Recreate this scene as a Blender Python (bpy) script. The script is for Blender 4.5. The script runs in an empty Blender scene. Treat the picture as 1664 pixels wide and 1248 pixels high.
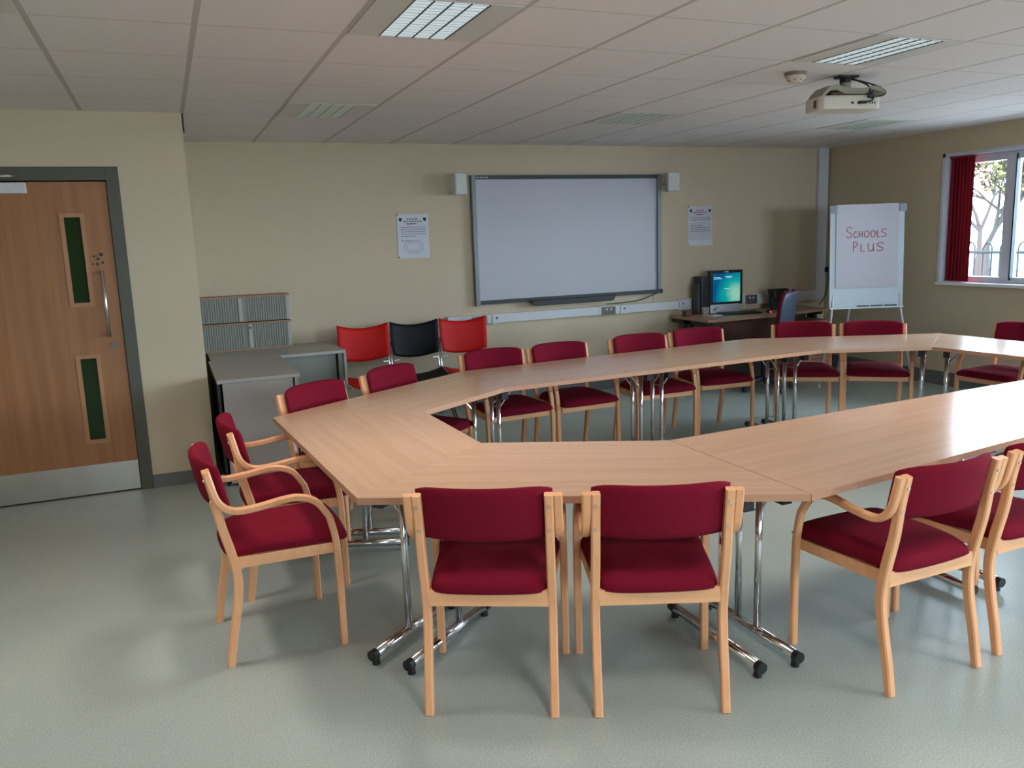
import bpy, bmesh, math, random
from mathutils import Vector, Matrix
random.seed(7)
PI = math.pi
scene = bpy.context.scene
C = scene.collection

# ------------------------------------------------------------------ materials
def new_mat(name):
    m = bpy.data.materials.new(name); m.use_nodes = True
    nt = m.node_tree; nt.nodes.clear()
    out = nt.nodes.new('ShaderNodeOutputMaterial')
    b = nt.nodes.new('ShaderNodeBsdfPrincipled')
    nt.links.new(b.outputs[0], out.inputs[0])
    return m, nt, b, out

def N(nt, kind, **kw):
    n = nt.nodes.new(kind)
    for k, v in kw.items():
        setattr(n, k, v)
    return n

def srgb(r, g, b):
    f = lambda c: (c/255/12.92) if c/255 <= .04045 else ((c/255+.055)/1.055)**2.4
    return (f(r), f(g), f(b), 1)

def plain(name, col, rough=.5, metal=0, spec=.5, noise=0, nscale=60, bump=0, bscale=200):
    m, nt, b, _ = new_mat(name)
    b.inputs['Base Color'].default_value = col
    b.inputs['Roughness'].default_value = rough
    b.inputs['Metallic'].default_value = metal
    b.inputs['Specular IOR Level'].default_value = spec
    tc = N(nt, 'ShaderNodeTexCoord')
    if noise:
        t = N(nt, 'ShaderNodeTexNoise'); t.inputs['Scale'].default_value = nscale; t.inputs['Detail'].default_value = 3
        nt.links.new(tc.outputs['Object'], t.inputs['Vector'])
        mx = N(nt, 'ShaderNodeMix', data_type='RGBA')
        mx.inputs['A'].default_value = tuple(c*(1-noise) for c in col[:3])+(1,)
        mx.inputs['B'].default_value = tuple(min(1, c*(1+noise)) for c in col[:3])+(1,)
        nt.links.new(t.outputs['Fac'], mx.inputs['Factor'])
        nt.links.new(mx.outputs['Result'], b.inputs['Base Color'])
    if bump:
        t2 = N(nt, 'ShaderNodeTexNoise'); t2.inputs['Scale'].default_value = bscale; t2.inputs['Detail'].default_value = 2
        nt.links.new(tc.outputs['Object'], t2.inputs['Vector'])
        bp = N(nt, 'ShaderNodeBump'); bp.inputs['Strength'].default_value = bump; bp.inputs['Distance'].default_value = .002
        nt.links.new(t2.outputs['Fac'], bp.inputs['Height']); nt.links.new(bp.outputs[0], b.inputs['Normal'])
    return m

def wood(name, c1, c2, rough=.35, axis=0, scale=9, spec=.5):
    """grain running along the object's axis"""
    m, nt, b, _ = new_mat(name)
    tc = N(nt, 'ShaderNodeTexCoord'); mp = N(nt, 'ShaderNodeMapping')
    s = [scale*8, scale*8, scale*8]; s[axis] = scale*.35
    mp.inputs['Scale'].default_value = s
    t = N(nt, 'ShaderNodeTexNoise'); t.inputs['Scale'].default_value = 1; t.inputs['Detail'].default_value = 4; t.inputs['Roughness'].default_value = .6
    nt.links.new(tc.outputs['Object'], mp.inputs['Vector']); nt.links.new(mp.outputs[0], t.inputs['Vector'])
    cr = N(nt, 'ShaderNodeValToRGB'); cr.color_ramp.elements[0].position = .35; cr.color_ramp.elements[1].position = .65
    cr.color_ramp.elements[0].color = c1; cr.color_ramp.elements[1].color = c2
    nt.links.new(t.outputs['Fac'], cr.inputs[0]); nt.links.new(cr.outputs[0], b.inputs['Base Color'])
    b.inputs['Roughness'].default_value = rough; b.inputs['Specular IOR Level'].default_value = spec
    return m

def emit(name, col, strength):
    m = bpy.data.materials.new(name); m.use_nodes = True
    nt = m.node_tree; nt.nodes.clear()
    o = N(nt, 'ShaderNodeOutputMaterial'); e = N(nt, 'ShaderNodeEmission')
    e.inputs[0].default_value = col; e.inputs[1].default_value = strength
    nt.links.new(e.outputs[0], o.inputs[0]); return m

M = {}
M['wall'] = plain('cream_wall_paint', srgb(203, 187, 160), .75, spec=.3, noise=.02, nscale=8, bump=.15, bscale=300)
M['chair_wood'] = wood('beech_chair_frame', srgb(228, 165, 117), srgb(236, 175, 127), .38, 2, 6)
M['rail_wood'] = wood('beech_seat_rail', srgb(228, 168, 120), srgb(236, 178, 130), .4, 0, 6)
M['top_wood'] = wood('beech_table_laminate', srgb(190, 154, 126), srgb(199, 163, 135), .2, 0, 3.2, spec=.5)
M['top_edge'] = plain('table_edge_band', srgb(186, 138, 108), .35, noise=.05)
M['fabric'] = plain('burgundy_fabric', srgb(116, 17, 38), .95, spec=.12, noise=.16, nscale=700, bump=.5, bscale=900)
M['chrome'] = plain('chrome', (.72, .73, .75, 1), .14, 1)
M['steel'] = plain('brushed_steel', (.68, .66, .62, 1), .28, 1, noise=.12, nscale=5)
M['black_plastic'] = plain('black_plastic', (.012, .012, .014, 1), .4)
M['dark_plastic'] = plain('dark_grey_plastic', (.05, .055, .06, 1), .4)
M['white_plastic'] = plain('white_plastic', srgb(205, 205, 206), .45)
M['trunk'] = plain('white_trunking', srgb(206, 206, 208), .45)
M['grey_frame'] = plain('grey_green_paint', srgb(84, 84, 70), .5, noise=.03)
M['skirt'] = plain('grey_vinyl_skirting', srgb(104, 106, 104), .5)
M['door_wood'] = wood('door_veneer', srgb(150, 100, 62), srgb(168, 113, 70), .42, 2, 3)
M['door_trim'] = wood('door_bead', srgb(168, 120, 84), srgb(182, 132, 92), .45, 2, 5)
M['dark_glass'] = plain('dark_green_door_glass', (.014, .036, .010, 1), .12, spec=.3)
M['white_board'] = plain('whiteboard_surface', srgb(188, 187, 194), .35, spec=.3, noise=.01, nscale=3)
M['board_frame'] = plain('board_frame_grey', srgb(118, 122, 126), .4, .3)
M['board_dark'] = plain('board_frame_dark', srgb(44, 48, 50), .4)
M['paper'] = plain('poster_paper', srgb(196, 194, 204), .35, spec=.4)
M['ink'] = plain('grey_ink', srgb(112, 112, 126), .7)
M['ink_dark'] = plain('dark_ink', srgb(26, 28, 44), .7)
M['ink_red'] = plain('red_ink', srgb(150, 60, 66), .7)
M['foil'] = plain('glossy_tape', srgb(215, 216, 222), .15, spec=.8)
M['marker_red'] = plain('red_marker', srgb(186, 92, 96), .6)
M['flip_paper'] = plain('flipchart_paper', srgb(212, 210, 220), .7, spec=.2)
M['flip_board'] = plain('flipchart_board', srgb(205, 218, 226), .35)
M['flip_grey'] = plain('flipchart_clip_grey', srgb(150, 158, 168), .45)
M['flip_leg'] = plain('flipchart_leg_grey', srgb(210, 214, 220), .35, .3)
M['laminate_grey'] = plain('pale_grey_laminate', srgb(176, 170, 164), .5, noise=.02, nscale=30)
M['panel_grey'] = plain('pale_grey_panel', srgb(172, 166, 162), .5)
M['steel_grey'] = plain('grey_metal', srgb(142, 144, 134), .5, 0)
M['tambour_wood'] = wood('tambour_brown_edge', srgb(150, 114, 88), srgb(164, 128, 100), .5, 0, 5)
M['red_shell'] = plain('red_plastic_shell', srgb(194, 16, 11), .55, spec=.22)
M['black_shell'] = plain('black_plastic_shell', (.004, .004, .007, 1), .55, spec=.2)
M['desk_wood'] = wood('desk_laminate', srgb(170, 132, 106), srgb(182, 144, 116), .4, 0, 4)
M['desk_panel'] = plain('dark_desk_panel', srgb(92, 60, 46), .5, noise=.05)
M['ped_wood'] = wood('pedestal_beech', srgb(186, 144, 116), srgb(198, 154, 124), .45, 0, 4)
M['blue_grey'] = plain('blue_grey_backshell', srgb(48, 58, 74), .5)
M['dark_red'] = plain('dark_red_fabric', srgb(100, 16, 34), .95, spec=.1, noise=.1, nscale=500)
M['socket'] = plain('brushed_socket_plate', srgb(118, 112, 108), .35, .5)
M['silver'] = plain('silver_plastic', srgb(226, 229, 240), .35, .2)
M['upvc'] = plain('white_window_frame', srgb(202, 206, 216), .3)
M['sill'] = plain('white_sill', srgb(235, 235, 235), .3)
M['gasket'] = plain('dark_gasket', srgb(20, 60, 74), .5)
M['blind'] = plain('dark_red_blind', srgb(146, 34, 50), .85, spec=.1, noise=.06, nscale=200)
M['fixture_plate'] = plain('fixture_plate_grey', srgb(206, 205, 200), .5, noise=.02)
M['louvre'] = plain('louvre_aluminium', srgb(196, 204, 190), .35, .3)
M['louvre_dark'] = plain('louvre_gap', srgb(40, 42, 48), .5)
M['projector_body'] = plain('projector_white', srgb(206, 198, 184), .45)
M['projector_grey'] = plain('projector_bracket_grey', srgb(150, 144, 126), .5)
M['detector'] = plain('detector_white', srgb(206, 196, 182), .5)
M['detector_base'] = plain('detector_base_grey', srgb(130, 122, 106), .6)
M['led_red'] = emit('mouse_led', (1, .02, .05, 1), 3)
M['smear'] = plain('label_brown', srgb(96, 60, 54), .6)
M['bark'] = plain('bark', srgb(46, 42, 38), .9, noise=.2, nscale=20)
M['leaf'] = plain('autumn_leaf', (.07, .062, .03, 1), .9, spec=.05, noise=.3, nscale=1.5)
M['railing'] = plain('railing_paint', (.012, .02, .022, 1), .6, spec=.1)
M['tarmac'] = plain('pale_tarmac', srgb(150, 150, 150), .9, noise=.1, nscale=4)
M['brickpale'] = plain('outside_render', srgb(150, 140, 120), .9)

def floor_mat():
    m, nt, b, _ = new_mat('speckled_vinyl_floor')
    tc = N(nt, 'ShaderNodeTexCoord')
    base = N(nt, 'ShaderNodeTexNoise'); base.inputs['Scale'].default_value = 1.1; base.inputs['Detail'].default_value = 3
    nt.links.new(tc.outputs['Object'], base.inputs['Vector'])
    r0 = N(nt, 'ShaderNodeValToRGB'); r0.color_ramp.elements[0].position = .35; r0.color_ramp.elements[1].position = .7
    r0.color_ramp.elements[0].color = srgb(158, 168, 162); r0.color_ramp.elements[1].color = srgb(168, 177, 170)
    nt.links.new(base.outputs['Fac'], r0.inputs[0])
    sp = N(nt, 'ShaderNodeTexNoise'); sp.inputs['Scale'].default_value = 190; sp.inputs['Detail'].default_value = 2
    nt.links.new(tc.outputs['Object'], sp.inputs['Vector'])
    r1 = N(nt, 'ShaderNodeValToRGB'); r1.color_ramp.elements[0].position = .3; r1.color_ramp.elements[1].position = .7
    r1.color_ramp.elements[0].color = (.7, .72, .71, 1); r1.color_ramp.elements[1].color = (1.2, 1.19, 1.17, 1)
    nt.links.new(sp.outputs['Fac'], r1.inputs[0])
    mx = N(nt, 'ShaderNodeMix', data_type='RGBA', blend_type='MULTIPLY'); mx.inputs['Factor'].default_value = 1
    nt.links.new(r0.outputs[0], mx.inputs['A']); nt.links.new(r1.outputs[0], mx.inputs['B'])
    nt.links.new(mx.outputs['Result'], b.inputs['Base Color'])
    b.inputs['Roughness'].default_value = .36; b.inputs['Specular IOR Level'].default_value = .5
    bp = N(nt, 'ShaderNodeBump'); bp.inputs['Strength'].default_value = .12; bp.inputs['Distance'].default_value = .002
    t3 = N(nt, 'ShaderNodeTexNoise'); t3.inputs['Scale'].default_value = 60
    nt.links.new(tc.outputs['Object'], t3.inputs['Vector']); nt.links.new(t3.outputs['Fac'], bp.inputs['Height']); nt.links.new(bp.outputs[0], b.inputs['Normal'])
    return m
M['floor'] = floor_mat()

GX0, GY0 = -.394, 2.51      # a main ceiling tee and a cross tee
def ceiling_mat():
    m, nt, b, _ = new_mat('ceiling_tiles')
    tc = N(nt, 'ShaderNodeTexCoord'); sep = N(nt, 'ShaderNodeSeparateXYZ')
    nt.links.new(tc.outputs['Object'], sep.inputs[0])
    def line(axis, off, half):
        a = N(nt, 'ShaderNodeMath', operation='ADD'); a.inputs[1].default_value = -off + .3 + 60
        nt.links.new(sep.outputs[axis], a.inputs[0])
        mo = N(nt, 'ShaderNodeMath', operation='MODULO'); mo.inputs[1].default_value = .6
        nt.links.new(a.outputs[0], mo.inputs[0])
        s = N(nt, 'ShaderNodeMath', operation='SUBTRACT'); s.inputs[1].default_value = .3
        nt.links.new(mo.outputs[0], s.inputs[0])
        ab = N(nt, 'ShaderNodeMath', operation='ABSOLUTE'); nt.links.new(s.outputs[0], ab.inputs[0])
        lt = N(nt, 'ShaderNodeMath', operation='LESS_THAN'); lt.inputs[1].default_value = half
        nt.links.new(ab.outputs[0], lt.inputs[0]); return lt
    main = line('X', GX0, .0125); cross = line('Y', GY0, .006)
    ns = N(nt, 'ShaderNodeTexNoise'); ns.inputs['Scale'].default_value = 120; ns.inputs['Detail'].default_value = 3
    nt.links.new(tc.outputs['Object'], ns.inputs['Vector'])
    r = N(nt, 'ShaderNodeValToRGB'); r.color_ramp.elements[0].color = srgb(220, 214, 212); r.color_ramp.elements[1].color = srgb(232, 226, 224)
    nt.links.new(ns.outputs['Fac'], r.inputs[0])
    m1 = N(nt, 'ShaderNodeMix', data_type='RGBA'); m1.inputs['B'].default_value = srgb(203, 197, 193)
    nt.links.new(cross.outputs[0], m1.inputs['Factor']); nt.links.new(r.outputs[0], m1.inputs['A'])
    m2 = N(nt, 'ShaderNodeMix', data_type='RGBA'); m2.inputs['B'].default_value = srgb(190, 183, 177)
    nt.links.new(main.outputs[0], m2.inputs['Factor']); nt.links.new(m1.outputs['Result'], m2.inputs['A'])
    nt.links.new(m2.outputs['Result'], b.inputs['Base Color'])
    b.inputs['Roughness'].default_value = .85; b.inputs['Specular IOR Level'].default_value = .2
    return m
M['ceiling'] = ceiling_mat()

def glass_mat():
    m = bpy.data.materials.new('window_glass'); m.use_nodes = True
    nt = m.node_tree; nt.nodes.clear()
    o = N(nt, 'ShaderNodeOutputMaterial'); t = N(nt, 'ShaderNodeBsdfTransparent'); g = N(nt, 'ShaderNodeBsdfGlossy')
    g.inputs['Roughness'].default_value = .02; t.inputs[0].default_value = (.95, .98, .98, 1)
    f = N(nt, 'ShaderNodeFresnel'); f.inputs[0].default_value = 1.35
    mx = N(nt, 'ShaderNodeMixShader')
    nt.links.new(f.outputs[0], mx.inputs[0]); nt.links.new(t.outputs[0], mx.inputs[1]); nt.links.new(g.outputs[0], mx.inputs[2])
    nt.links.new(mx.outputs[0], o.inputs[0]); return m
M['glass'] = glass_mat()

def cup_mat():
    m = bpy.data.materials.new('clear_tumbler'); m.use_nodes = True
    nt = m.node_tree; nt.nodes.clear()
    o = N(nt, 'ShaderNodeOutputMaterial'); t = N(nt, 'ShaderNodeBsdfTransparent'); g = N(nt, 'ShaderNodeBsdfPrincipled')
    g.inputs['Base Color'].default_value = srgb(190, 184, 176); g.inputs['Roughness'].default_value = .1
    mx = N(nt, 'ShaderNodeMixShader'); mx.inputs[0].default_value = .35
    nt.links.new(t.outputs[0], mx.inputs[1]); nt.links.new(g.outputs[0], mx.inputs[2]); nt.links.new(mx.outputs[0], o.inputs[0]); return m
M['tumbler'] = cup_mat()

def lamp_mat():
    m = bpy.data.materials.new('lit_louvre_cell'); m.use_nodes = True
    nt = m.node_tree; nt.nodes.clear()
    o = N(nt, 'ShaderNodeOutputMaterial'); e = N(nt, 'ShaderNodeEmission')
    tc = N(nt, 'ShaderNodeTexCoord'); w = N(nt, 'ShaderNodeTexWave', wave_type='BANDS', bands_direction='Y')
    w.inputs['Scale'].default_value = 11; w.inputs['Distortion'].default_value = 0
    nt.links.new(tc.outputs['Object'], w.inputs['Vector'])
    r = N(nt, 'ShaderNodeValToRGB'); r.color_ramp.elements[0].color = (.5, .57, .60, 1); r.color_ramp.elements[1].color = (.68, .77, .80, 1)
    nt.links.new(w.outputs['Fac'], r.inputs[0]); nt.links.new(r.outputs[0], e.inputs[0]); e.inputs[1].default_value = 1
    nt.links.new(e.outputs[0], o.inputs[0]); return m
M['lamp_on'] = lamp_mat()

def screen_mat():
    m = bpy.data.materials.new('monitor_desktop'); m.use_nodes = True
    nt = m.node_tree; nt.nodes.clear()
    o = N(nt, 'ShaderNodeOutputMaterial'); e = N(nt, 'ShaderNodeEmission')
    tc = N(nt, 'ShaderNodeTexCoord')
    g = N(nt, 'ShaderNodeTexGradient', gradient_type='SPHERICAL')
    mp = N(nt, 'ShaderNodeMapping'); mp.inputs['Location'].default_value = (-.45, 0, -.72); mp.inputs['Scale'].default_value = (3.6, 1, 3.6)
    nt.links.new(tc.outputs['Object'], mp.inputs[0]); nt.links.new(mp.outputs[0], g.inputs[0])
    ns = N(nt, 'ShaderNodeTexNoise'); ns.inputs['Scale'].default_value = 9
    nt.links.new(tc.outputs['Object'], ns.inputs['Vector'])
    ad = N(nt, 'ShaderNodeMath', operation='MULTIPLY_ADD'); ad.inputs[1].default_value = .25
    nt.links.new(ns.outputs['Fac'], ad.inputs[0]); nt.links.new(g.outputs['Fac'], ad.inputs[2])
    r = N(nt, 'ShaderNodeValToRGB'); el = r.color_ramp.elements
    el[0].position = .1; el[0].color = srgb(8, 80, 140); el[1].position = .95; el[1].color = srgb(150, 215, 190)
    k = el.new(.35); k.color = srgb(14, 140, 165); k = el.new(.62); k.color = srgb(20, 178, 172)
    nt.links.new(ad.outputs[0], r.inputs[0]); nt.links.new(r.outputs[0], e.inputs[0]); e.inputs[1].default_value = .85
    nt.links.new(e.outputs[0], o.inputs[0]); return m
M['screen'] = screen_mat()
M['icon'] = emit('screen_icon', (.45, .75, .85, 1), 1.0)

# ------------------------------------------------------------------ helpers
def obj(name, bm, mat, parent=None, smooth=False, loc=None, rotz=None, bevel=0, mats=None):
    me = bpy.data.meshes.new(name)
    bmesh.ops.recalc_face_normals(bm, faces=bm.faces)
    bm.to_mesh(me); bm.free()
    for mm in (mats or [mat]):
        me.materials.append(M[mm] if isinstance(mm, str) else mm)
    if smooth:
        for p in me.polygons: p.use_smooth = True
    o = bpy.data.objects.new(name, me); C.objects.link(o)
    if parent: o.parent = parent
    if loc is not None: o.location = loc
    if rotz is not None: o.rotation_euler = (0, 0, rotz)
    if bevel:
        b = o.modifiers.new('bevel', 'BEVEL'); b.width = bevel; b.segments = 2; b.limit_method = 'ANGLE'; b.angle_limit = math.radians(40)
    return o

def tag(o, label, cat, group=None):
    o['label'] = label; o['category'] = cat
    if group: o['group'] = group
    return o

def thing(name, label, cat, loc=(0, 0, 0), rotz=0, group=None):
    o = bpy.data.objects.new(name, None); C.objects.link(o)
    o.empty_display_size = .1; o.location = loc; o.rotation_euler = (0, 0, rotz)
    return tag(o, label, cat, group)

def struct(name, bm, mat, **kw):
    o = obj(name, bm, mat, **kw)
    if not o.parent: o['kind'] = 'structure'
    return o

def box(bm, x0, x1, y0, y1, z0, z1, mi=0):
    r = bmesh.ops.create_cube(bm, size=1)
    for v in r['verts']:
        v.co = Vector(((x0+x1)/2+v.co.x*(x1-x0), (y0+y1)/2+v.co.y*(y1-y0), (z0+z1)/2+v.co.z*(z1-z0)))
    for f in {f for v in r['verts'] for f in v.link_faces}: f.material_index = mi
    return r['verts']

def bx(*a):
    bm = bmesh.new(); box(bm, *a); return bm

def tube(bm, pts, r, seg=10, cap=True):
    """round tube along a polyline; r number or list"""
    pts = [Vector(p) for p in pts]; n = len(pts)
    rs = r if isinstance(r, (list, tuple)) else [r]*n
    rings = []; prev = None
    for i, p in enumerate(pts):
        t = (pts[min(i+1, n-1)]-pts[max(i-1, 0)]).normalized()
        if prev is None:
            a = Vector((0, 0, 1)) if abs(t.z) < .9 else Vector((1, 0, 0))
            u = t.cross(a).normalized()
        else:
            u = (prev - t*prev.dot(t)).normalized()
        w = t.cross(u); prev = u
        rings.append([bm.verts.new(p+(u*math.cos(2*PI*k/seg)+w*math.sin(2*PI*k/seg))*rs[i]) for k in range(seg)])
    for a, b in zip(rings, rings[1:]):
        for k in range(seg):
            bm.faces.new((a[k], a[(k+1) % seg], b[(k+1) % seg], b[k]))
    if cap:
        bm.faces.new(rings[0][::-1]); bm.faces.new(rings[-1])

def smooth_path(pts, n=6):
    """Catmull-Rom through points"""
    pts = [Vector(p) for p in pts]; out = []
    for i in range(len(pts)-1):
        p0, p1, p2, p3 = pts[max(i-1, 0)], pts[i], pts[i+1], pts[min(i+2, len(pts)-1)]
        for k in range(n):
            t = k/n
            out.append(.5*((2*p1)+(p2-p0)*t+(2*p0-5*p1+4*p2-p3)*t*t+(3*p1-p0-3*p2+p3)*t**3))
    out.append(pts[-1]); return out

def ribbon(bm, path, x, wid, th, r=.005, flat_ends=False):
    """rounded rectangular section swept along a path of (y,z); width wid across x, thickness th in plane"""
    n = len(path); rings = []
    for i, p in enumerate(path):
        a = path[max(i-1, 0)]; b = path[min(i+1, n-1)]
        ty, tz = b[0]-a[0], b[1]-a[1]; L = math.hypot(ty, tz) or 1; ty /= L; tz /= L
        ny, nz = tz, -ty
        tt = th[i] if isinstance(th, (list, tuple)) else th
        hw, ht = wid/2, tt/2
        sec = [(-hw, -ht+r), (-hw+r, -ht), (hw-r, -ht), (hw, -ht+r), (hw, ht-r), (hw-r, ht), (-hw+r, ht), (-hw, ht-r)]
        ring = []
        for sx, st in sec:
            y = p[0]+ny*st; z = p[1]+nz*st
            if flat_ends and i in (0, n-1):
                y = p[0]+(ny*st if abs(ny) > .3 else st); z = p[1]
            ring.append(bm.verts.new((x+sx, y, z)))
        rings.append(ring)
    for a, b in zip(rings, rings[1:]):
        for k in range(8):
            bm.faces.new((a[k], a[(k+1) % 8], b[(k+1) % 8], b[k]))
    bm.faces.new(rings[0][::-1]); bm.faces.new(rings[-1])

def p2(pts, n=5):
    return [(v.x, v.y) for v in smooth_path([(a, b, 0) for a, b in pts], n)]

def prism(bm, poly, z0, z1, mi_side=0, mi_top=0):
    vb = [bm.verts.new((x, y, z0)) for x, y in poly]; vt = [bm.verts.new((x, y, z1)) for x, y in poly]
    f = bm.faces.new(vt); f.material_index = mi_top
    f = bm.faces.new(vb[::-1]); f.material_index = mi_side
    n = len(poly)
    for i in range(n):
        f = bm.faces.new((vb[i], vb[(i+1) % n], vt[(i+1) % n], vt[i])); f.material_index = mi_side

def copy_thing(root, loc, rotz, label, group):
    r = root.copy(); C.objects.link(r); r.location = loc; r.rotation_euler = (0, 0, rotz)
    r['label'] = label
    if group: r['group'] = group
    for ch in list(root.children):
        c = ch.copy(); C.objects.link(c); c.parent = r
        for g in list(ch.children):
            d = g.copy(); C.objects.link(d); d.parent = c
    return r

# ------------------------------------------------------------------ camera
HC, F_PX, PITCH, ROLL, YAW = 1.6235, 1336.4, .176, -.035, .391
cam = bpy.data.cameras.new('camera'); cam.sensor_width = 36; cam.lens = 36*F_PX/1664; cam.clip_start = .05; cam.clip_end = 300
co = bpy.data.objects.new('camera', cam); C.objects.link(co)
s, c = math.sin(YAW), math.cos(YAW)
R0 = Vector((c, -s, 0)); F0 = Vector((s, c, 0)); Z = Vector((0, 0, 1))
Fw = math.cos(PITCH)*F0 - math.sin(PITCH)*Z; U = math.sin(PITCH)*F0 + math.cos(PITCH)*Z
cr, sr = math.cos(ROLL), math.sin(ROLL)
Rt = cr*R0 + sr*U; Up = cr*U - sr*R0
mw = Matrix((Rt, Up, -Fw)).transposed().to_4x4(); mw.translation = Vector((0, 0, HC))
co.matrix_world = mw
scene.camera = co

# ------------------------------------------------------------------ room shell
XR, YB, HT = 7.17, 7.6, 2.509          # right wall, back wall, ceiling height
PX, PY = .2, 6.055                     # the corner of the wall that carries the door
XL, YR = -3.3, -3.6
struct('floor', bx(XL-.2, XR+.3, YR-.3, YB+.2, -.1, 0), 'floor')
struct('ceiling', bx(XL-.2, XR+.3, YR-.2, YB+.2, HT, HT+.1), 'ceiling')
struct('wall_back', bx(PX-.02, XR+.3, YB, YB+.2, 0, HT), 'wall')
# door wall with an opening
DX0, DX1, DZ = -1.16, -.218, 2.164
bm = bmesh.new()
box(bm, DX1, PX, PY, YB+.2, 0, HT); box(bm, XL, DX0-.08, PY, PY+.3, 0, HT); box(bm, DX0-.08, DX1, PY, PY+.3, DZ, HT)
struct('wall_front', bm, 'wall')
struct('wall_left', bx(XL-.2, XL, YR, PY+.3, 0, HT), 'wall')

# right wall with window openings
WZ0, WZ1 = 1.015, 2.285
WINS = [(3.65, 6.05), (.55, 2.95), (-2.6, -.2)]
ADDED_WINS = [(.1, 1.5), (3.9, 6.5)]  # rear windows, unseen, added to bring daylight from behind the camera
bm = bmesh.new()
box(bm, XR, XR+.3, YR, YB, 0, WZ0); box(bm, XR, XR+.3, YR, YB, WZ1, HT)
ys = [YR] + [v for w in sorted(WINS) for v in w] + [YB]
for a, b in zip(ys[0::2], ys[1::2]): box(bm, XR, XR+.3, a, b, WZ0, WZ1)
struct('wall_right', bm, 'wall')

bm = bmesh.new()
box(bm, XL-.2, XR+.3, YR-.3, YR, 0, WZ0); box(bm, XL-.2, XR+.3, YR-.3, YR, WZ1, HT)
xs_ = [XL-.2] + [v for w_ in ADDED_WINS for v in w_] + [XR+.3]
for a, b in zip(xs_[0::2], xs_[1::2]): box(bm, a, b, YR-.3, YR, WZ0, WZ1)
struct('wall_rear', bm, 'wall')

def window(n, y0, y1):
    bm = bmesh.new()                      # white lining of the opening
    t = .03
    box(bm, XR-.012, XR+.2, y0, y0+t, WZ0, WZ1); box(bm, XR-.012, XR+.2, y1-t, y1, WZ0, WZ1); box(bm, XR-.012, XR+.2, y0, y1, WZ1-t, WZ1)
    w = struct('window_%d' % n, bm, 'upvc')
    struct('window_sill', bx(XR-.04, XR+.2, y0-.0, y1+.0, WZ0-.005, WZ0+.025), 'sill', parent=w, bevel=.004)
    bm = bmesh.new(); x0, x1 = XR+.12, XR+.19; f = .055
    yy0, yy1, z0, z1 = y0+t, y1-t, WZ0+.025, WZ1-t
    box(bm, x0, x1, yy0, yy1, z0, z0+f); box(bm, x0, x1, yy0, yy1, z1-f-.02, z1)
    box(bm, x0, x1, yy0, yy0+f, z0, z1); box(bm, x0, x1, yy1-f, yy1, z0, z1)
    ym = [y1-.63, y0+.63]
    for y in ym: box(bm, x0-.01, x1, y-.055, y+.045, z0, z1)
    struct('window_frame', bm, 'upvc', parent=w, bevel=.006)
    bm = bmesh.new()
    for y in ym: box(bm, x0-.014, x0+.03, y-.067, y-.054, z0+.03, z1-.03)
    struct('window_gasket', bm, 'gasket', parent=w)
    edges = [yy1-f, ym[0]+.045, ym[0]-.055, ym[1]+.045, ym[1]-.055, yy0+f]
    for a, b in zip(edges[0::2], edges[1::2]):
        struct('window_pane', bx(XR+.15, XR+.156, b, a, z0+f, z1-f-.02), 'glass', parent=w)
    return w
for i, (a, b) in enumerate(WINS): window(i+1, a, b)
for i, (a, b) in enumerate(ADDED_WINS):  # the added rear windows, turned onto the rear wall
    w_ = window(i+4, a, b); w_.rotation_euler = (0, 0, -PI/2); w_.location = (0, YR+XR, 0)

def blind(y0, y1, label, n=7):
    t = thing('vertical_blind', label, 'blind', (XR+.06, (y0+y1)/2, 1.05), 0, None)
    w = y1-y0
    for k in range(n):
        yy = -w/2 + w*(k+.5)/n
        bm = bmesh.new(); box(bm, -.044, .044, -.0012, .0012, 0, 1.185)
        o = obj('blind_slat', bm, 'blind', t, loc=(0, yy, 0)); o.rotation_euler = (0, 0, math.radians(62))
        w2 = obj('slat_weight', bx(-.04, .04, -.003, .003, 0, .03), 'blind', o)
    obj('headrail', bx(-.02, .02, -w/2-.0, w/2+.0, 1.185, 1.2), 'blind', t)
    return t
blind(5.755, 6.015, 'dark red vertical blind bunched at the end of the window beside the flipchart')

# skirting
struct('baseboard_front', bx(DX1, PX+.008, PY-.014, PY, 0, .092), 'skirt')
struct('baseboard_left', bx(XL, XL+.014, YR, PY, 0, .092), 'skirt')
struct('baseboard_back', bx(PX, XR, YB-.014, YB, 0, .1), 'skirt')
struct('baseboard_right', bx(XR-.016, XR, YR, YB, 0, .14), 'skirt')
struct('baseboard_rear', bx(XL, XR, YR, YR+.014, 0, .092), 'skirt')

# ------------------------------------------------------------------ door
bm = bmesh.new()
FW = .077
box(bm, DX1-FW, DX1, PY-.012, PY+.12, 0, DZ); box(bm, DX0-.08, DX0-.003, PY-.012, PY+.12, 0, DZ); box(bm, DX0-.003, DX1-FW, PY-.012, PY+.12, DZ-.085, DZ)
struct('trim_1', bm, 'grey_frame', bevel=.003)
door = bpy.data.objects.new('door_1', None); C.objects.link(door); door['kind'] = 'structure'; door.location = (0, PY, 0)
LX0, LX1 = DX0-.0, DX1-FW-.004
VP = [(-.592, -.446, 1.275, 1.875), (-.6, -.452, .357, .958)]
bm = bmesh.new()
xs = [LX0, -.59, -.456, LX1]
box(bm, LX0, -.576, .01, .054, .01, 2.072); box(bm, -.466, LX1, .01, .054, .01, 2.072)
for a, b in [(.01, .385), (.944, 1.287), (1.85, 2.072)]: box(bm, -.576, -.466, .01, .054, a, b)
obj('door_leaf', bm, 'door_wood', door)
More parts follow.
